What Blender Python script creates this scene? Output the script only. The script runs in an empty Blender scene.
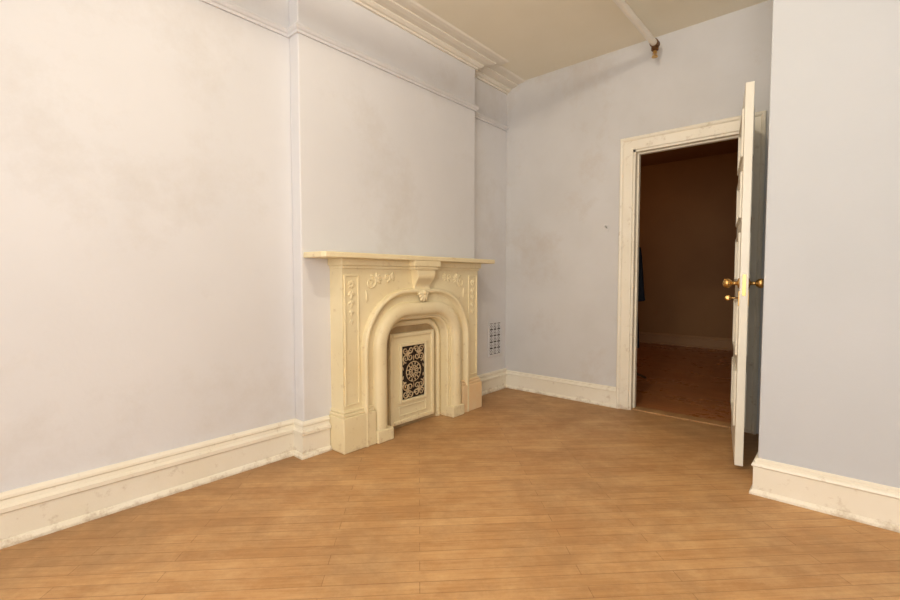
import bpy, bmesh, math, random
from mathutils import Vector, Matrix
random.seed(4)
scene = bpy.context.scene
COL = scene.collection

# ---------------------------------------------------------------- materials
def new_mat(name):
    m = bpy.data.materials.new(name); m.use_nodes = True
    nt = m.node_tree
    return m, nt, nt.nodes["Principled BSDF"]

def paint(name, c1, c2, scale=2.0, rough=0.6, bump=0.1, bscale=60, spec=0.3, lo=0.35, hi=0.7, grime=None, gscale=7, glo=.58, ghi=.75, gmax=1.0, low=None):
    m, nt, b = new_mat(name)
    tc = nt.nodes.new("ShaderNodeTexCoord")
    n = nt.nodes.new("ShaderNodeTexNoise"); n.inputs["Scale"].default_value = scale
    n.inputs["Detail"].default_value = 5; n.inputs["Roughness"].default_value = .55
    nt.links.new(tc.outputs["Object"], n.inputs["Vector"])
    mr = nt.nodes.new("ShaderNodeMapRange"); mr.inputs[1].default_value = lo; mr.inputs[2].default_value = hi
    nt.links.new(n.outputs["Fac"], mr.inputs[0])
    mx = nt.nodes.new("ShaderNodeMix"); mx.data_type = 'RGBA'
    mx.inputs[6].default_value = (*c1, 1); mx.inputs[7].default_value = (*c2, 1)
    nt.links.new(mr.outputs[0], mx.inputs[0])
    out = mx.outputs[2]
    if grime:
        g = nt.nodes.new("ShaderNodeTexNoise"); g.inputs["Scale"].default_value = gscale
        g.inputs["Detail"].default_value = 8; g.inputs["Roughness"].default_value = .7
        nt.links.new(tc.outputs["Object"], g.inputs["Vector"])
        src = g.outputs["Fac"]
        if low:   # more scuffing low down, near the floor: low=(height, amount)
            geo = nt.nodes.new("ShaderNodeNewGeometry"); sp = nt.nodes.new("ShaderNodeSeparateXYZ")
            nt.links.new(geo.outputs["Position"], sp.inputs[0])
            lr = nt.nodes.new("ShaderNodeMapRange"); lr.inputs[1].default_value = low[0]; lr.inputs[2].default_value = 0; lr.inputs[4].default_value = low[1]
            nt.links.new(sp.outputs["Z"], lr.inputs[0])
            ad = nt.nodes.new("ShaderNodeMath"); ad.operation='ADD'
            nt.links.new(src, ad.inputs[0]); nt.links.new(lr.outputs[0], ad.inputs[1]); src = ad.outputs[0]
        gr = nt.nodes.new("ShaderNodeMapRange"); gr.inputs[1].default_value = glo; gr.inputs[2].default_value = ghi; gr.inputs[4].default_value = gmax
        nt.links.new(src, gr.inputs[0])
        m2 = nt.nodes.new("ShaderNodeMix"); m2.data_type = 'RGBA'
        nt.links.new(gr.outputs[0], m2.inputs[0]); nt.links.new(out, m2.inputs[6])
        m2.inputs[7].default_value = (*grime, 1)
        out = m2.outputs[2]
    nt.links.new(out, b.inputs["Base Color"])
    b.inputs["Roughness"].default_value = rough
    b.inputs["Specular IOR Level"].default_value = spec
    if bump:
        n2 = nt.nodes.new("ShaderNodeTexNoise"); n2.inputs["Scale"].default_value = bscale; n2.inputs["Detail"].default_value = 3
        nt.links.new(tc.outputs["Object"], n2.inputs["Vector"])
        bp = nt.nodes.new("ShaderNodeBump"); bp.inputs["Strength"].default_value = bump; bp.inputs["Distance"].default_value = .004
        nt.links.new(n2.outputs["Fac"], bp.inputs["Height"]); nt.links.new(bp.outputs[0], b.inputs["Normal"])
    return m

M_wall  = paint("pale_wall_paint", (.735,.735,.75), (.69,.688,.70), 1.2, .6, .12, 40, .25, grime=(.60,.57,.54), gscale=1.6, glo=.52, ghi=.9, low=(.9,.05))
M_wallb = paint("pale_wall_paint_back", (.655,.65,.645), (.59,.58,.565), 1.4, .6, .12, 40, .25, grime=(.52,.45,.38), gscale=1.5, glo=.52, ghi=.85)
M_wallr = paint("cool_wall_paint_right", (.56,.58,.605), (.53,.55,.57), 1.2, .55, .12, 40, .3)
M_ceil  = paint("ceiling_paint", (.90,.85,.71), (.85,.80,.65), 1.3, .7, .1, 30, .2)
M_trim  = paint("cream_trim_paint", (.86,.81,.69), (.82,.76,.62), 4, .4, .08, 60, .45, grime=(.42,.30,.18), gscale=14, glo=.58, ghi=.8, gmax=.75, low=(.05,.16))
M_crown = paint("crown_paint", (.84,.80,.71), (.78,.73,.63), 4, .5, .05, 60, .3)
M_mant  = paint("mantel_cream_paint", (.85,.75,.50), (.79,.67,.41), 2.5, .4, .18, 30, .4, grime=(.46,.30,.14), gscale=22, glo=.58, ghi=.8, gmax=.65, low=(.10,.10))
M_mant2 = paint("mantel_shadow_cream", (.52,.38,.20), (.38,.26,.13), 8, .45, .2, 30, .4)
M_plinth= paint("mantel_orange_plinth", (.82,.58,.32), (.84,.68,.44), 8, .45, .2, 30, .4)  # right plinth only: more orange than the rest of the mantel
M_door  = paint("door_cream_paint", (.86,.83,.72), (.82,.77,.64), 3, .35, .05, 60, .5)
M_black = paint("grille_black", (.025,.015,.01), (.04,.025,.015), 20, .6, 0)
M_dark  = paint("coat_cloth", (.02,.025,.04), (.03,.035,.05), 20, .9, .3, 200)
M_wood  = paint("dark_stained_wood", (.10,.05,.02), (.14,.07,.03), 10, .4, 0)
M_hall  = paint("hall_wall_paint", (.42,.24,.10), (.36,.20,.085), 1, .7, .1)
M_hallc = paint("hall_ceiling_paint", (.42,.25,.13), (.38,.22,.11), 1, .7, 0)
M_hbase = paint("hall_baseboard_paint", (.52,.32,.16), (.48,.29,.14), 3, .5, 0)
M_pipe  = paint("pipe_paint", (.93,.90,.82), (.88,.84,.74), 5, .35, 0)
M_filig = paint("grille_filigree", (.66,.52,.32), (.42,.28,.15), 30, .4, 0)

def metal(name, c, r):
    m, nt, b = new_mat(name)
    b.inputs["Base Color"].default_value = (*c,1); b.inputs["Metallic"].default_value = 1
    n = nt.nodes.new("ShaderNodeTexNoise"); n.inputs["Scale"].default_value = 40
    mr = nt.nodes.new("ShaderNodeMapRange"); mr.inputs[3].default_value = r*.8; mr.inputs[4].default_value = r*1.3
    nt.links.new(n.outputs["Fac"], mr.inputs[0]); nt.links.new(mr.outputs[0], b.inputs["Roughness"])
    return m
M_brass = metal("aged_brass", (.55,.34,.12), .3)
M_bronze = metal("dark_bronze", (.18,.09,.04), .4)

def floor_mat(name, ca, cb, cdirt, cscuff, rot=math.radians(-45), rough=.52, dirt=.85, scuff=.6, edge=True):
    m, nt, b = new_mat(name)
    L = nt.links.new
    def maprange(src,a0,a1,b0,b1):
        r = nt.nodes.new("ShaderNodeMapRange")
        for i,v in zip((1,2,3,4),(a0,a1,b0,b1)): r.inputs[i].default_value=v
        L(src,r.inputs[0]); return r.outputs[0]
    def math_(op,a,b_):
        n_=nt.nodes.new("ShaderNodeMath"); n_.operation=op
        for i,v in ((0,a),(1,b_)):
            if isinstance(v,(int,float)): n_.inputs[i].default_value=v
            else: L(v,n_.inputs[i])
        return n_.outputs[0]
    def mixc(f,a,col,mode='MIX'):
        x = nt.nodes.new("ShaderNodeMix"); x.data_type='RGBA'; x.blend_type=mode
        L(f,x.inputs[0]); L(a,x.inputs[6]); x.inputs[7].default_value=(*col,1); return x.outputs[2]
    tc = nt.nodes.new("ShaderNodeTexCoord")
    mp = nt.nodes.new("ShaderNodeMapping"); mp.inputs["Rotation"].default_value = (0,0,rot)
    L(tc.outputs["Object"], mp.inputs["Vector"])
    br = nt.nodes.new("ShaderNodeTexBrick"); L(mp.outputs[0], br.inputs["Vector"])
    br.inputs["Scale"].default_value = 1; br.inputs["Brick Width"].default_value = .95
    br.inputs["Row Height"].default_value = .062; br.inputs["Mortar Size"].default_value = .0016
    br.inputs["Mortar Smooth"].default_value = .3
    br.offset = .37; br.offset_frequency = 2
    br.inputs["Color1"].default_value = (*ca,1); br.inputs["Color2"].default_value = (*cb,1)
    br.inputs["Mortar"].default_value = (*ca,1)
    mp2 = nt.nodes.new("ShaderNodeMapping"); mp2.inputs["Scale"].default_value = (2,38,1)
    L(mp.outputs[0], mp2.inputs["Vector"])
    gn = nt.nodes.new("ShaderNodeTexNoise"); gn.inputs["Scale"].default_value = 2; gn.inputs["Detail"].default_value = 6
    L(mp2.outputs[0], gn.inputs["Vector"])
    col = mixc(maprange(gn.outputs["Fac"],.35,.75,0,.55), br.outputs["Color"], (.62,.46,.32), 'MULTIPLY')
    mp3 = nt.nodes.new("ShaderNodeMapping"); mp3.inputs["Scale"].default_value = (1,1.5,1); L(mp.outputs[0], mp3.inputs["Vector"])
    sn = nt.nodes.new("ShaderNodeTexNoise"); sn.inputs["Scale"].default_value = 2.6; sn.inputs["Detail"].default_value = 13; sn.inputs["Roughness"].default_value=.8
    L(mp3.outputs[0], sn.inputs["Vector"])
    col = mixc(maprange(sn.outputs["Fac"],.44,.66,0,scuff), col, cscuff)
    dn = nt.nodes.new("ShaderNodeTexNoise"); dn.inputs["Scale"].default_value = 1.6; dn.inputs["Detail"].default_value = 13; dn.inputs["Roughness"].default_value=.76
    L(tc.outputs["Object"], dn.inputs["Vector"])
    f = dn.outputs["Fac"]
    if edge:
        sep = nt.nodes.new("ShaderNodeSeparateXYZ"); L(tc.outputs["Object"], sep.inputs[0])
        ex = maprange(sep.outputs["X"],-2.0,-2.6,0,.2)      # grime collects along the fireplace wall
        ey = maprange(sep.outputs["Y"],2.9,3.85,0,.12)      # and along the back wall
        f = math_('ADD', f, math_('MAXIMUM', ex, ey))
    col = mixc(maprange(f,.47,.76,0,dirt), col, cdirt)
    # dark gaps between boards, on top of the wear
    gapn = maprange(gn.outputs["Fac"],.3,.7,.45,.9)
    col = mixc(math_('MULTIPLY', br.outputs["Fac"], gapn), col, (ca[0]*.42,ca[1]*.34,ca[2]*.28))
    L(col, b.inputs["Base Color"])
    L(maprange(dn.outputs["Fac"],.3,.7,rough*.8,rough*1.3), b.inputs["Roughness"])
    b.inputs["Specular IOR Level"].default_value = .28
    bp = nt.nodes.new("ShaderNodeBump"); bp.inputs["Strength"].default_value=.5; bp.inputs["Distance"].default_value=.002; bp.invert = True
    L(br.outputs["Fac"], bp.inputs["Height"]); L(bp.outputs[0], b.inputs["Normal"])
    return m
M_floor = floor_mat("oak_strip_floor", (.60,.345,.145), (.50,.27,.105), (.31,.18,.085), (.69,.45,.225))
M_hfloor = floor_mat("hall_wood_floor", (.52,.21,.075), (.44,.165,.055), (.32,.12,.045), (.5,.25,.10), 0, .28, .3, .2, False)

# ---------------------------------------------------------------- mesh helpers
def finish(name, bm, mat, parent=None, smooth=False, bevel=0, seg=2):
    bmesh.ops.recalc_face_normals(bm, faces=bm.faces)
    me = bpy.data.meshes.new(name); bm.to_mesh(me); bm.free()
    ob = bpy.data.objects.new(name, me); COL.objects.link(ob)
    if mat: me.materials.append(mat)
    if smooth:
        for p in me.polygons: p.use_smooth = True
    if bevel:
        md = ob.modifiers.new("b","BEVEL"); md.width = bevel; md.segments = seg; md.limit_method='ANGLE'; md.angle_limit=math.radians(35)
    if parent:
        ob.parent = parent; ob.location = -Vector(parent.location) if parent.get("w") else (0,0,0)
    return ob

def add_box(bm, x0,x1,y0,y1,z0,z1):
    v = [bm.verts.new(p) for p in [(x0,y0,z0),(x1,y0,z0),(x1,y1,z0),(x0,y1,z0),(x0,y0,z1),(x1,y0,z1),(x1,y1,z1),(x0,y1,z1)]]
    for f in [(0,1,2,3),(4,5,6,7),(0,1,5,4),(1,2,6,5),(2,3,7,6),(3,0,4,7)]:
        bm.faces.new([v[i] for i in f])

def boxes(name, lst, mat, parent=None, bevel=0):
    bm = bmesh.new()
    for b in lst: add_box(bm, *b)
    return finish(name, bm, mat, parent, False, bevel)

def empty(name, loc=(0,0,0), world_parts=True):
    e = bpy.data.objects.new(name, None); COL.objects.link(e); e.location = loc
    e.empty_display_size = .1
    if world_parts: e["w"] = 1
    return e

def molding(name, profile, path, mat, parent=None, bevel=0):
    bm = bmesh.new()
    P = [Vector(p) for p in path]; n = len(P)
    rings = []
    def nrm(a,b):
        d = (b-a).normalized(); return Vector((d.y,-d.x))
    for i in range(n):
        if i==0: m = nrm(P[0],P[1])
        elif i==n-1: m = nrm(P[-2],P[-1])
        else:
            a = nrm(P[i-1],P[i]); b = nrm(P[i],P[i+1]); m = (a+b)/(1+a.dot(b))
        rings.append([bm.verts.new((P[i].x+m.x*o, P[i].y+m.y*o, z)) for o,z in profile])
    k = len(profile)
    for i in range(n-1):
        for j in range(k):
            jj=(j+1)%k
            bm.faces.new([rings[i][j],rings[i][jj],rings[i+1][jj],rings[i+1][j]])
    bm.faces.new(rings[0]); bm.faces.new(rings[-1])
    return finish(name, bm, mat, parent, False, bevel)

# ---------------------------------------------------------------- dimensions
H = 2.98
XL, YB = -2.60, 3.83
CX, C0, C1 = -2.50, 1.50, 3.20
RX, RY = -0.325, 2.76
EX, FY = 1.75, -2.0
DX0, DX1, DH = -1.36, -0.565, 2.14
HY = 8.05

# ---------------------------------------------------------------- shell
boxes("floor", [(XL-.15,EX+.15,FY-.15,YB+.06,-.12,0)], M_floor)
boxes("ceiling", [(XL-.15,EX+.15,FY-.15,YB+.12,H,H+.12)], M_ceil)
boxes("wall_left", [(XL-.15,XL,FY-.15,YB+.12,0,H)], M_wall)
boxes("wall_chimney_breast", [(XL,CX,C0,C1,0,H)], M_wall, bevel=.008)
boxes("wall_back", [(XL,DX0,YB,YB+.12,0,H),(DX1,EX,YB,YB+.12,0,H),(DX0,DX1,YB,YB+.12,DH,H)], M_wallb)
boxes("wall_right", [(RX,EX,RY,YB,0,H)], M_wallr, bevel=.006)
boxes("wall_east", [(EX,EX+.15,FY-.15,YB+.12,0,H)], M_wall)
wx0,wx1,wz0,wz1 = -1.0,1.3,.75,2.5
boxes("wall_front", [(XL,wx0,FY-.15,FY,0,H),(wx1,EX,FY-.15,FY,0,H),(wx0,wx1,FY-.15,FY,0,wz0),(wx0,wx1,FY-.15,FY,wz1,H)], M_wall)
W = empty("fill_window_1", (0,FY,wz0))  # unseen window behind the camera, added to hold the fill light
t=.05
boxes("fill_window_sash",[(wx0,wx0+t,FY-.1,FY-.04,wz0,wz1),(wx1-t,wx1,FY-.1,FY-.04,wz0,wz1),(wx0,wx1,FY-.1,FY-.04,wz0,wz0+t),(wx0,wx1,FY-.1,FY-.04,wz1-t,wz1),
  (wx0,wx1,FY-.1,FY-.04,1.6,1.64),((wx0+wx1)/2-.03,(wx0+wx1)/2+.03,FY-.1,FY-.04,wz0,wz1)],M_trim,W,.004)
boxes("fill_window_casing",[(wx0-.1,wx0,FY,FY+.02,wz0-.1,wz1+.1),(wx1,wx1+.1,FY,FY+.02,wz0-.1,wz1+.1),(wx0,wx1,FY,FY+.02,wz1,wz1+.1),(wx0,wx1,FY,FY+.05,wz0-.05,wz0)],M_trim,W,.004)

dz=.045
rail = [(0,2.50+dz),(.012,2.50+dz),(.012,2.515+dz),(.02,2.52+dz),(.028,2.535+dz),(.02,2.55+dz),(.012,2.553+dz),(0,2.56+dz)]
molding("trim_picture_rail", rail, [(XL,FY),(XL,C0),(CX,C0),(CX,C1),(XL,C1),(XL,YB)], M_wall)
crown = [(0,2.900),(.018,2.900),(.018,2.914),(.035,2.917),(.052,2.930),(.052,2.941),(.09,2.943),(.125,2.952),(.125,2.963),(.175,2.965),(.20,2.970),(.212,2.98),(0,2.98)]
molding("trim_crown", crown, [(XL,FY),(XL,C0),(CX,C0),(CX,C1),(XL,C1),(XL,YB)], M_crown)

SY0, SY1 = 1.685, 3.085
def base_profile(h):
    return [(0,0),(.038,0),(.038,.012),(.03,.026),(.022,.03),(.022,h*.62),(.034,h*.66),(.034,h*.74),(.018,h*.78),(.014,h*.86),(.022,h*.9),(.02,h*.95),(.008,h),(0,h)]
molding("baseboard_left", base_profile(.22), [(XL,FY),(XL,C0),(CX,C0),(CX,SY0-.012)], M_trim)
molding("baseboard_alcove", base_profile(.19), [(CX,SY1+.012),(CX,C1),(XL,C1),(XL,YB)], M_trim)
def base2(h):
    return [(0,0),(.03,0),(.03,.012),(.023,.022),(.017,.026),(.017,h*.76),(.025,h*.8),(.021,h*.86),(.011,h*.9),(.011,h*.96),(0,h)]
molding("baseboard_back", base2(.175), [(XL+.02,YB),(DX0-.1,YB)], M_trim)
molding("baseboard_right", base2(.185), [(RX,YB-.03),(RX,RY),(EX,RY)], M_trim)
molding("baseboard_east", base2(.185), [(EX,RY),(EX,FY)], M_trim)

# ---------------------------------------------------------------- door casing + jamb
bm = bmesh.new()
prof = [(0,0),(.014,0),(.016,.012),(.016,.07),(.026,.078),(.03,.09),(.024,.1),(0,.1)]
pts = [(DX0,0,-1,0),(DX0,DH,-1,1),(DX1,DH,1,1),(DX1,0,1,0)]
rings=[]
for x,z,sx,sz in pts:
    rings.append([bm.verts.new((x+sx*o, YB-th, z+sz*o)) for th,o in prof])
for i in range(3):
    for j in range(len(prof)):
        k=(j+1)%len(prof)
        bm.faces.new([rings[i][j],rings[i][k],rings[i+1][k],rings[i+1][j]])
bm.faces.new(rings[0]); bm.faces.new(rings[-1])
finish("trim_door_casing", bm, M_trim)
boxes("trim_door_jamb", [(DX0,DX0+.018,YB,YB+.12,0,DH),(DX1-.018,DX1,YB,YB+.12,0,DH),(DX0,DX1,YB,YB+.12,DH-.018,DH),
   (DX0+.018,DX0+.03,YB+.05,YB+.085,0,DH-.018),(DX1-.03,DX1-.018,YB+.05,YB+.085,0,DH-.018),(DX0+.03,DX1-.03,YB+.05,YB+.085,DH-.03,DH-.018)], M_trim)
boxes("trim_door_threshold", [(DX0+.018,DX1-.018,YB+.005,YB+.115,0,.012)], M_floor, bevel=.004)

# ---------------------------------------------------------------- door leaf
D = empty("door_1", (-.592,3.785,.03), False)
D.rotation_euler = (0,0,math.radians(-79.2))
dw, dh, th = .785, 2.145, .021
st=.11
fr = [(0,st,-th,th,0,dh),(dw-st,dw,-th,th,0,dh)]
rails_z = [(0,.2),(.52,.62),(.93,1.05),(1.33,1.42),(1.68,1.77),(dh-.11,dh)]
for a,b in rails_z: fr.append((st,dw-st,-th,th,a,b))
boxes("leaf_frame", fr, M_door, D, .003)
pl=[]; ml=[]
for (a,b),(c,d) in zip(rails_z[:-1], rails_z[1:]):
    pl.append((st-.005,dw-st+.005,-.007,.007,b-.005,c+.005))
    pl.append((st+.05,dw-st-.05,-.013,.013,b+.05,c-.05))
    for s in (-1,1):
        y0,y1 = sorted((s*.006,s*(th+.010)))
        ml += [(st-.004,st+.016,y0,y1,b-.004,c+.004),(dw-st-.016,dw-st+.004,y0,y1,b-.004,c+.004),
               (st+.016,dw-st-.016,y0,y1,b-.004,b+.016),(st+.016,dw-st-.016,y0,y1,c-.016,c+.004)]
boxes("leaf_panels", pl, M_door, D, .004)
boxes("panel_moldings", ml, M_door, D, .005)

def lathe(bm, prof, origin, axis, seg=24):
    ax = Vector(axis).normalized(); o=Vector(origin)
    u = ax.orthogonal().normalized(); v = ax.cross(u)
    R=[]
    for r,d in prof:
        R.append([bm.verts.new(o+ax*d+(u*math.cos(2*math.pi*i/seg)+v*math.sin(2*math.pi*i/seg))*max(r,1e-4)) for i in range(seg)])
    for a,b in zip(R[:-1],R[1:]):
        for i in range(seg):
            bm.faces.new([a[i],a[(i+1)%seg],b[(i+1)%seg],b[i]])
    bm.faces.new(R[0]); bm.faces.new(R[-1])
bm = bmesh.new()
kz = 1.04
for s in (-1,1):
    lathe(bm, [(.03,0),(.03,.004),(.024,.008),(.011,.012),(.010,.035),(.018,.04),(.026,.05),(.028,.062),(.025,.074),(.014,.081),(0,.083)], (dw-.06,s*th,kz),(0,s,0))
finish("door_knobs", bm, M_brass, D, True)
boxes("lock_escutcheons", [(dw-.085,dw-.035,-th-.004,th+.004,kz-.13,kz-.045),(dw-.001,dw+.0015,-.009,.009,kz-.07,kz+.05)], M_brass, D, .001)
bm = bmesh.new()
lathe(bm,[(.004,0),(.004,.05)],(dw-.06,-th,kz-.085),(0,-1,0),10)
lathe(bm,[(.006,-.003),(.016,-.003),(.016,.003),(.006,.003)],(dw-.06,-th-.055,kz-.085),(1,0,0),16)
finish("door_key", bm, M_brass, D, True)
bm = bmesh.new()
for z in (.25,1.05,1.85):
    lathe(bm,[(.008,0),(.008,.09),(.004,.1)],(-.006,th+.002,z),(0,0,1),12)
finish("door_hinges", bm, M_brass, D, True)

# ---------------------------------------------------------------- fireplace
F = empty("fireplace_mantel", (CX,2.385,0))
c = 2.385
SX = -2.37
def arch(hw, zt, r, n=14, z0=0.0):
    pts=[(c-hw,z0),(c-hw,(z0+zt-r)/2)]
    for i in range(n+1):
        a=math.pi-(math.pi/2)*i/n
        pts.append((c-hw+r+r*math.cos(a), zt-r+r*math.sin(a)))
    pts.append((c,zt))
    for i in range(n+1):
        a=math.pi/2-(math.pi/2)*i/n
        pts.append((c+hw-r+r*math.cos(a), zt-r+r*math.sin(a)))
    pts += [(c+hw,(z0+zt-r)/2),(c+hw,z0)]
    return pts
def arch_columns(name, hw, zt, r, ztop, x0, x1, mat, ybounds=None):
    bm=bmesh.new()
    A=[p for p in arch(hw,zt,r)[2:-2]]
    for (ya,za),(yb,zb) in zip(A[:-1],A[1:]):
        if yb-ya<1e-5: continue
        q=[(ya,za),(yb,zb),(yb,ztop),(ya,ztop)]
        f=[bm.verts.new((x1,y,z)) for y,z in q]; g=[bm.verts.new((x0,y,z)) for y,z in q]
        bm.faces.new(f)
        bm.faces.new([g[0],g[1],f[1],f[0]])
    bmesh.ops.remove_doubles(bm,verts=bm.verts,dist=1e-5)
    if ybounds:
        add_box(bm,x0,x1,ybounds[0],c-hw,0,ztop); add_box(bm,x0,x1,c+hw,ybounds[1],0,ztop)
    return finish(name,bm,mat,F)
HW0, ZT0, R0 = .315, .80, .17
arch_columns("surround_slab",HW0+.02,ZT0+.02,R0+.02,1.17,CX,SX,M_mant,(SY0+.015,SY1-.015))
def arch_sweep(name, prof, mat, hw0, zt0, r0, z0=0, smooth=True):
    bm=bmesh.new(); R=[]
    for o,x in prof:
        R.append([bm.verts.new((x,y,z)) for y,z in arch(hw0+o,zt0+o,r0+o,z0=z0)])
    for a,b in zip(R[:-1],R[1:]):
        for i in range(len(a)-1): bm.faces.new([a[i],a[i+1],b[i+1],b[i]])
    ob=finish(name,bm,mat,F,smooth)
    if smooth:
        md=ob.modifiers.new("e","EDGE_SPLIT"); md.split_angle=math.radians(38)
    return ob
def rnd(o0,o1,x,b,n=7):
    return [((o0+o1)/2-(o1-o0)/2*math.cos(math.pi*i/n), x+b*math.sin(math.pi*i/n)) for i in range(n+1)]
prof = [(0,-2.475),(0,-2.395)] + rnd(.0,.025,-2.395,.014)+[(.03,-2.385)]+rnd(.032,.125,-2.35,.028)+[(.128,-2.36)]+[(.132,-2.388),(.165,-2.38),(.185,-2.360),(.19,-2.346)]+rnd(.19,.222,-2.346,.014)+[(.225,SX-.001)]
arch_sweep("arch_molding", prof, M_mant, HW0, ZT0, R0)
bm=bmesh.new()
ap = arch(HW0+.15,ZT0+.15,R0+.15,n=40,z0=.28)
P=[Vector((0,y,z)) for y,z in ap]
step=.034; dist=0; pos=[]
for a,b in zip(P[:-1],P[1:]):
    l=(b-a).length
    while dist<=l and l>0:
        pos.append((a+(b-a)*(dist/l), (b-a).normalized())); dist+=step
    dist-=l
for p,t_ in pos:
    if abs(p.y-c)<.12 and p.z>.9: continue
    ang=math.atan2(t_.z,t_.y)
    m=Matrix.Translation((-2.382,p.y,p.z))@Matrix.Rotation(ang+.6,4,'X')@Matrix.Diagonal((.008,.017,.006,1))
    bmesh.ops.create_icosphere(bm,subdivisions=2,radius=1,matrix=m)
finish("arch_rope_carving",bm,M_mant,F,True)
fb=[]
for s in (-1,1):
    y0,y1=sorted((c+s*(HW0-.004),c+s*(HW0+.135)))
    fb.append((-2.40,-2.315,y0,y1,0,.085))
boxes("arch_leg_feet",fb,M_mant,F,.008)
PL0=(SY0-.008,1.935); PR0=(2*c-1.935,SY1+.008)
def plinth(name,y0,y1,mat):
    boxes(name,[(CX,-2.335,y0,y1,0,.225),(CX,-2.345,y0+.006,y1-.006,.225,.245),(CX,-2.355,y0+.014,y1-.012,.245,.262)],mat,F,.006)
plinth("plinth_block",*PL0,M_mant); plinth("plinth_block_orange",*PR0,M_plinth)
def frame_yz(bm,y0,y1,z0,z1,w,x0,x1):
    add_box(bm,x0,x1,y0,y0+w,z0,z1); add_box(bm,x0,x1,y1-w,y1,z0,z1)
    add_box(bm,x0,x1,y0+w,y1-w,z0,z0+w); add_box(bm,x0,x1,y0+w,y1-w,z1-w,z1)
bm=bmesh.new()
for s in (-1,1):
    ya,yb=sorted((c+s*.560,c+s*.672))
    frame_yz(bm,ya,yb,.29,1.12,.009,SX-.005,SX+.008)
finish("pilaster_panels",bm,M_mant,F,False,.003)

def leaf(bm,y,z,ang,l,w,x=None,t=.009):
    if x is None: x=SX
    m=Matrix.Translation((x,y,z))@Matrix.Rotation(ang,4,'X')@Matrix.Translation((0,l/2,0))@Matrix.Diagonal((t,l/2,w/2,1))
    bmesh.ops.create_icosphere(bm,subdivisions=2,radius=1,matrix=m)
def tube(bm,pts,r,x,seg=6):
    R=[]
    for i,(y,z) in enumerate(pts):
        a=pts[max(i-1,0)]; b=pts[min(i+1,len(pts)-1)]
        d=Vector((0,b[0]-a[0],b[1]-a[1])).normalized(); n=Vector((0,-d.z,d.y))
        rr=r*(1-.55*i/len(pts))
        R.append([bm.verts.new(Vector((x,y,z))+Vector((1,0,0))*rr*math.cos(2*math.pi*k/seg)+n*rr*math.sin(2*math.pi*k/seg)) for k in range(seg)])
    for A,B in zip(R[:-1],R[1:]):
        for k in range(seg): bm.faces.new([A[k],A[(k+1)%seg],B[(k+1)%seg],B[k]])
    bm.faces.new(R[0]); bm.faces.new(R[-1])
def spiral(cy,cz,r0,turns,a0,dirn,n=36):
    return [(cy+r0*(1-.85*i/n)*math.cos(a0+dirn*2*math.pi*turns*i/n), cz+r0*(1-.85*i/n)*math.sin(a0+dirn*2*math.pi*turns*i/n)) for i in range(n+1)]
bm=bmesh.new()
for s in (-1,1):
    yc=c+s*.616
    for k in range(4):
        z=1.02-k*.06; sc=1-.13*k
        leaf(bm,yc,z,-math.pi/2,.058*sc,.024*sc)
        leaf(bm,yc,z,-math.pi/2-.7,.042*sc,.014*sc); leaf(bm,yc,z,-math.pi/2+.7,.042*sc,.014*sc)
    for a in range(8): leaf(bm,yc,1.06,a*math.pi/4,.028,.014)
finish("pilaster_husk_carving",bm,M_mant,F,True)
bm=bmesh.new()
for s in (-1,1):
    cy=c+s*.46; cz=1.075
    tube(bm,spiral(cy,cz-.005,.048,1.4,math.pi/2,s),.008,SX+.002)
    for a in range(5): leaf(bm,cy-s*.04,cz+.01,math.pi/2+s*(.2+.45*a),.055,.018)
    tube(bm,spiral(c+s*.32,1.105,.030,1.2,-math.pi/2,-s),.007,SX+.002)
    for a in range(4): leaf(bm,c+s*.29,1.11,math.pi*(0 if s<0 else 1)+(.5*a-.7),.045,.016)
    leaf(bm,c+s*.50,1.02,-math.pi/2-s*.1,.08,.018)
finish("spandrel_vine_carving",bm,M_mant,F,True)
def strip(name,y0,y1,segs,mat,bevel=.003):
    boxes(name,[(CX,x,y0-e,y1+e,z0,z1) for x,e,z0,z1 in segs],mat,F,bevel)
strip("frieze_bed_molding",SY0+.01,SY1-.01,[(SX+.012,.0,1.16,1.18),(SX+.026,.012,1.18,1.222)],M_mant)
bm=bmesh.new()
sh=[(C0+.012,CX),(C0+.012,-2.31),(C0+.03,-2.282),(C1-.0,-2.282),(C1+.03,-2.31),(C1+.03,CX)]
def shelf_layer(bm,ins,z0,z1):
    o=[]
    for y,x in sh:
        yy=y+ins if y<c else y-ins
        xx=x if x==CX else x-ins
        o.append((xx,yy))
    a=[bm.verts.new((x,y,z1)) for x,y in o]; b=[bm.verts.new((x,y,z0)) for x,y in o]
    bm.faces.new(a); bm.faces.new(b); n=len(o)
    for i in range(n): bm.faces.new([a[i],a[(i+1)%n],b[(i+1)%n],b[i]])
shelf_layer(bm,.0,1.222,1.256)
finish("mantel_shelf",bm,M_mant,F,False,.007,3)

def corbel(name,prof_xz,yw,mat):
    bm=bmesh.new(); L=[];Rr=[]
    zmax=max(z for x,z in prof_xz); zmin=min(z for x,z in prof_xz)
    for x,z in prof_xz:
        w=yw[0]+(yw[1]-yw[0])*((z-zmin)/(zmax-zmin))
        L.append(bm.verts.new((x,c-w/2,z))); Rr.append(bm.verts.new((x,c+w/2,z)))
    n=len(L)
    bm.faces.new(L); bm.faces.new(Rr)
    for i in range(n): bm.faces.new([L[i],L[(i+1)%n],Rr[(i+1)%n],Rr[i]])
    return finish(name,bm,mat,F,False,.005)
kx=-.03
pk=[(SX-.02,1.21),(-2.265+kx,1.21),(-2.265+kx,1.165),(-2.278+kx,1.155)]
for i in range(11):
    a=i/10
    pk.append((-2.275-.035*a+.013*math.sin(a*2*math.pi)+kx, 1.145-.14*a))
pk += [(-2.312+kx,.99),(SX-.02,.98)]
corbel("keystone_body",pk,(.14,.20),M_mant)
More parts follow.
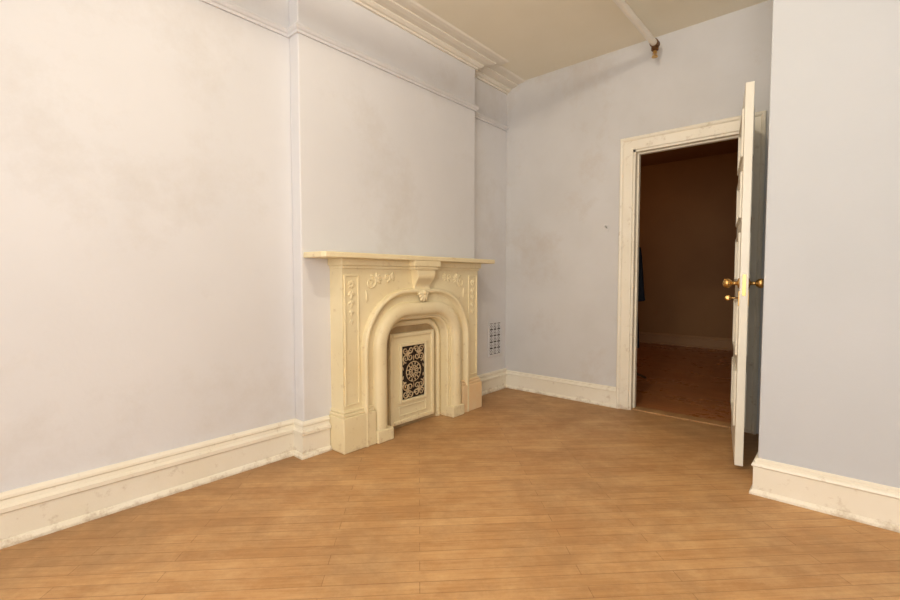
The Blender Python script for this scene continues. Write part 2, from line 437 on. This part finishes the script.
boxes("keystone_cap",[(SX,-2.256+kx,c-.135,c+.135,1.182,1.224),(SX,-2.268+kx,c-.12,c+.12,1.158,1.182)],M_mant,F,.005)
bm=bmesh.new()
for a in range(7):
    leaf(bm,c,1.0,-math.pi/2+(a-3)*.42,.075 if a in (2,3,4) else .06,.024,x=-2.335,t=.016)
bmesh.ops.create_icosphere(bm,subdivisions=2,radius=.02,matrix=Matrix.Translation((-2.33,c,.995)))
finish("keystone_shell_carving",bm,M_mant,F,True)

IX=-2.47
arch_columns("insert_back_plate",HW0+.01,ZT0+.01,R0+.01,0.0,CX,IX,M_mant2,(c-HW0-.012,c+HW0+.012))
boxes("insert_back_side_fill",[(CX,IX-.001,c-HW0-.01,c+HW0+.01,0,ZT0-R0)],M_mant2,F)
arch_sweep("insert_outer_frame",[(-.05,IX+.001),(-.05,IX+.016)]+rnd(-.045,-.012,IX+.016,.010)+[(0,IX+.006),(0.004,IX)],M_mant,HW0,ZT0,R0,0,True)
iw=.228; it=.70
bm=bmesh.new()
frame_yz(bm,c-iw,c+iw,.03,it,.03,IX,IX+.03)
finish("insert_frame",bm,M_mant,F,False,.006)
boxes("insert_plate",[(IX,IX+.018,c-iw+.028,c+iw-.028,.05,it-.025)],M_mant,F)
bm=bmesh.new()
gy0,gy1,gz0,gz1=c-.12,c+.12,.205,.60
frame_yz(bm,gy0-.022,gy1+.022,gz0-.022,gz1+.022,.022,IX+.016,IX+.036)
frame_yz(bm,c-.142,c+.142,.085,.16,.01,IX+.016,IX+.027)
finish("grille_frame",bm,M_mant,F,False,.004)
boxes("grille_backing",[(IX+.016,IX+.021,gy0,gy1,gz0,gz1)],M_black,F)
bm=bmesh.new()
gx=IX+.028
def ring(cy,cz,r,t=.0035,seg=20):
    pts=[(cy+r*math.cos(2*math.pi*i/seg),cz+r*math.sin(2*math.pi*i/seg)) for i in range(seg+1)]
    tube(bm,pts,t*1.35,gx,5)
gcz=(gz0+gz1)/2
for r in (.016,.045,.075): ring(c,gcz,r)
for k in range(12):
    a=k*math.pi/6
    leaf(bm,c+.018*math.cos(a),gcz+.018*math.sin(a),a,.026,.010,x=gx,t=.004)
    leaf(bm,c+.05*math.cos(a+.26),gcz+.05*math.sin(a+.26),a+.26,.024,.011,x=gx,t=.004)
for sy in (-1,1):
    for sz in (-1,1):
        tube(bm,spiral(c+sy*.078,gcz+sz*.105,.032,1.5,-sz*math.pi/2,sy*sz),.006,gx,5)
        tube(bm,spiral(c+sy*.035,gcz+sz*.112,.030,1.4,sz*math.pi/2,-sy*sz),.006,gx,5)
        tube(bm,spiral(c+sy*.083,gcz+sz*.163,.028,1.4,0,sy),.006,gx,5)
        tube(bm,spiral(c+sy*.03,gcz+sz*.165,.027,1.4,math.pi,-sy),.006,gx,5)
        for a in range(6):
            leaf(bm,c+sy*.058,gcz+sz*.138,a*math.pi/3,.024,.009,x=gx,t=.004)
        leaf(bm,c+sy*.105,gcz+sz*.06,sz*1.2,.03,.01,x=gx,t=.004)
        leaf(bm,c+sy*.105,gcz+sz*.02,sz*1.8,.03,.01,x=gx,t=.004)
        leaf(bm,c,gcz+sz*.08,sz*math.pi/2,.045,.014,x=gx,t=.004)
finish("grille_filigree",bm,M_filig,F,True)

# ---------------------------------------------------------------- wall register in the alcove
G=empty("wall_vent_register",(XL,3.64,.51))
ry0,ry1,rz0,rz1=3.53,3.75,.34,.68
bm=bmesh.new(); frame_yz(bm,ry0,ry1,rz0,rz1,.018,XL,XL+.012); finish("register_frame",bm,M_wall,G,False,.003)
boxes("register_backing",[(XL,XL+.003,ry0+.015,ry1-.015,rz0+.015,rz1-.015)],M_black,G)
bm=bmesh.new(); gx=XL+.008
ny,nz=3,5
sy_=(ry1-ry0-.036)/ny; sz_=(rz1-rz0-.036)/nz
for i in range(ny):
    for j in range(nz):
        cy=ry0+.018+sy_*(i+.5); cz=rz0+.018+sz_*(j+.5)
        ring(cy,cz,sy_*.36,.0034,14)
        for q in range(4): leaf(bm,cy,cz,math.pi/4+q*math.pi/2,sy_*.68,.010,x=gx,t=.003)
for i in range(1,ny): add_box(bm,gx-.003,gx+.002,ry0+.018+sy_*i-.0015,ry0+.018+sy_*i+.0015,rz0+.016,rz1-.016)
finish("register_lattice",bm,M_wall,G,False)

# ---------------------------------------------------------------- sprinkler pipe
px=-1.165; pz=2.865
S=empty("ceiling_sprinkler_pipe",(px,3.7,2.86))
bm=bmesh.new()
lathe(bm,[(.024,0),(.024,YB-.14-FY)],(px,FY,pz),(0,1,0),20)
finish("pipe_run",bm,M_pipe,S,True).modifiers.new("e","EDGE_SPLIT")
bm=bmesh.new()
lathe(bm,[(.031,0),(.031,.05),(.027,.055),(.0,.056)],(px,YB-.17,pz),(0,1,0),16)
lathe(bm,[(.026,0),(.026,.045),(.02,.05)],(px,YB-.14,pz),(0,0,-1),16)
finish("pipe_elbow",bm,M_bronze,S,True).modifiers.new("e","EDGE_SPLIT")
bm=bmesh.new()
lathe(bm,[(.012,0),(.012,.02),(.007,.022),(.007,.045),(.022,.048),(.022,.052),(.0,.053)],(px,YB-.14,pz-.045),(0,0,-1),16)
for s in (-1,1): lathe(bm,[(.003,0),(.003,.035)],(px+s*.013,YB-.14,pz-.06),(0,0,-1),8)
finish("sprinkler_head",bm,M_brass,S,True).modifiers.new("e","EDGE_SPLIT")
bm=bmesh.new()
for y in (0.6,1.8): lathe(bm,[(.004,0),(.004,H-pz)],(px,y,pz),(0,0,1),8); lathe(bm,[(.029,-.008),(.029,.008)],(px,y,pz),(0,1,0),16)
finish("pipe_hangers",bm,M_pipe,S)

K=empty("wall_hook",(-1.57,YB,1.52))
boxes("hook_plate",[(-1.585,-1.557,YB-.004,YB,1.49,1.55)],M_wallb,K,.002)
bm=bmesh.new(); lathe(bm,[(.004,0),(.004,.03),(.008,.034),(.006,.04)],(-1.571,YB-.003,1.525),(0,-1,.4),10); finish("hook_peg",bm,M_wallb,K,True)

LAMP=empty("ceiling_lamp",(-.9,1.0,H))
bm=bmesh.new()
lathe(bm,[(.06,0),(.06,.01),(.03,.018),(.02,.02)],(-.9,1.0,H),(0,0,-1),24); finish("lamp_canopy",bm,M_brass,LAMP,True)

# ---------------------------------------------------------------- hall beyond
hx0,hx1=-3.4,.9
hy0=YB+.12
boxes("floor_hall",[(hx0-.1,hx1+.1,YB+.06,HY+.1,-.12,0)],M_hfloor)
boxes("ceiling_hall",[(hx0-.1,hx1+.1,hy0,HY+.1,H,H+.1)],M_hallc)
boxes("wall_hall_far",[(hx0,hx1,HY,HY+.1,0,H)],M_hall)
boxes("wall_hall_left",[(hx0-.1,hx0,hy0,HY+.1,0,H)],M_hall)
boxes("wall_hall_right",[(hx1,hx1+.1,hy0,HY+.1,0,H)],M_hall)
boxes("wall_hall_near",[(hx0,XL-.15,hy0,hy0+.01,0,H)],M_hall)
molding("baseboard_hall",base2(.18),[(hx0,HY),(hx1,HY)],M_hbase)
cx_=-1.86
CS=empty("coat_stand",(cx_,5.0,0))
bm=bmesh.new()
lathe(bm,[(.02,.02),(.024,.3),(.018,.35),(.018,1.65),(.028,1.68),(.02,1.72),(0,1.75)],(cx_,5.0,0),(0,0,1),14)
for k in range(4):
    a=k*math.pi/2+.4
    d=Vector((math.cos(a),math.sin(a),0))
    lathe(bm,[(.014,0),(.012,.26)],Vector((cx_,5.0,.12))+d*.01,d+Vector((0,0,-.42)),8)
    lathe(bm,[(.008,0),(.008,.12),(.014,.13),(0,.14)],Vector((cx_,5.0,1.55)),d+Vector((0,0,.6)),8)
finish("stand_frame",bm,M_wood,CS,True)
bm=bmesh.new()
R=[]
for z,rx,ry in [(.35,.16,.13),(.6,.15,.12),(.9,.13,.11),(1.15,.14,.11),(1.38,.16,.10),(1.48,.12,.08),(1.54,.06,.05),(1.57,.03,.03)]:
    R.append([bm.verts.new((cx_+rx*(1+.12*math.sin(5*a))*math.cos(a),5.0+ry*(1+.12*math.sin(5*a))*math.sin(a),z)) for a in [2*math.pi*i/40 for i in range(40)]])
for A,B in zip(R[:-1],R[1:]):
    for i in range(40): bm.faces.new([A[i],A[(i+1)%40],B[(i+1)%40],B[i]])
for s in (-1,1):
    lathe(bm,[(.045,0),(.05,.1),(.042,.5),(.045,.56),(.03,.57)],(cx_+s*.14,4.98,1.42),(s*.12,-.05,-1),14)
finish("hanging_coat",bm,M_dark,CS,True)

# ---------------------------------------------------------------- lights
def area(name,loc,rot,sx,sy,power,col):
    l=bpy.data.lights.new(name,'AREA'); l.shape='RECTANGLE'; l.size=sx; l.size_y=sy; l.energy=power; l.color=col
    o=bpy.data.objects.new(name,l); COL.objects.link(o); o.location=loc; o.rotation_euler=rot; return o
area("window_fill_light",((wx0+wx1)/2,FY-.03,(wz0+wz1)/2),(math.radians(90),0,0),wx1-wx0-.1,wz1-wz0-.1,102,(1,.97,.94))  # added area fill from behind the camera, set in the window opening
def point(name,loc,power,col,r):
    l=bpy.data.lights.new(name,'POINT'); l.energy=power; l.color=col; l.shadow_soft_size=r
    o=bpy.data.objects.new(name,l); COL.objects.link(o); o.location=loc; return o
point("ceiling_lamp_bulb",(-.8,1.0,2.915),46,(1,.88,.71),.03)
point("hall_bulb",(-2.6,6.0,2.5),8,(1,.52,.25),.08)

w=bpy.data.worlds.new("World"); scene.world=w; w.use_nodes=True
w.node_tree.nodes["Background"].inputs[0].default_value=(.75,.85,1,1); w.node_tree.nodes["Background"].inputs[1].default_value=.4

cam=bpy.data.cameras.new("camera"); co=bpy.data.objects.new("camera",cam); COL.objects.link(co)
cam.sensor_width=36; cam.lens=458/900*36; cam.clip_start=.05
co.location=(0,0,1.1); co.rotation_euler=(math.radians(90-2.75),0,math.radians(41.1))
scene.camera=co
scene.view_settings.view_transform='Standard'
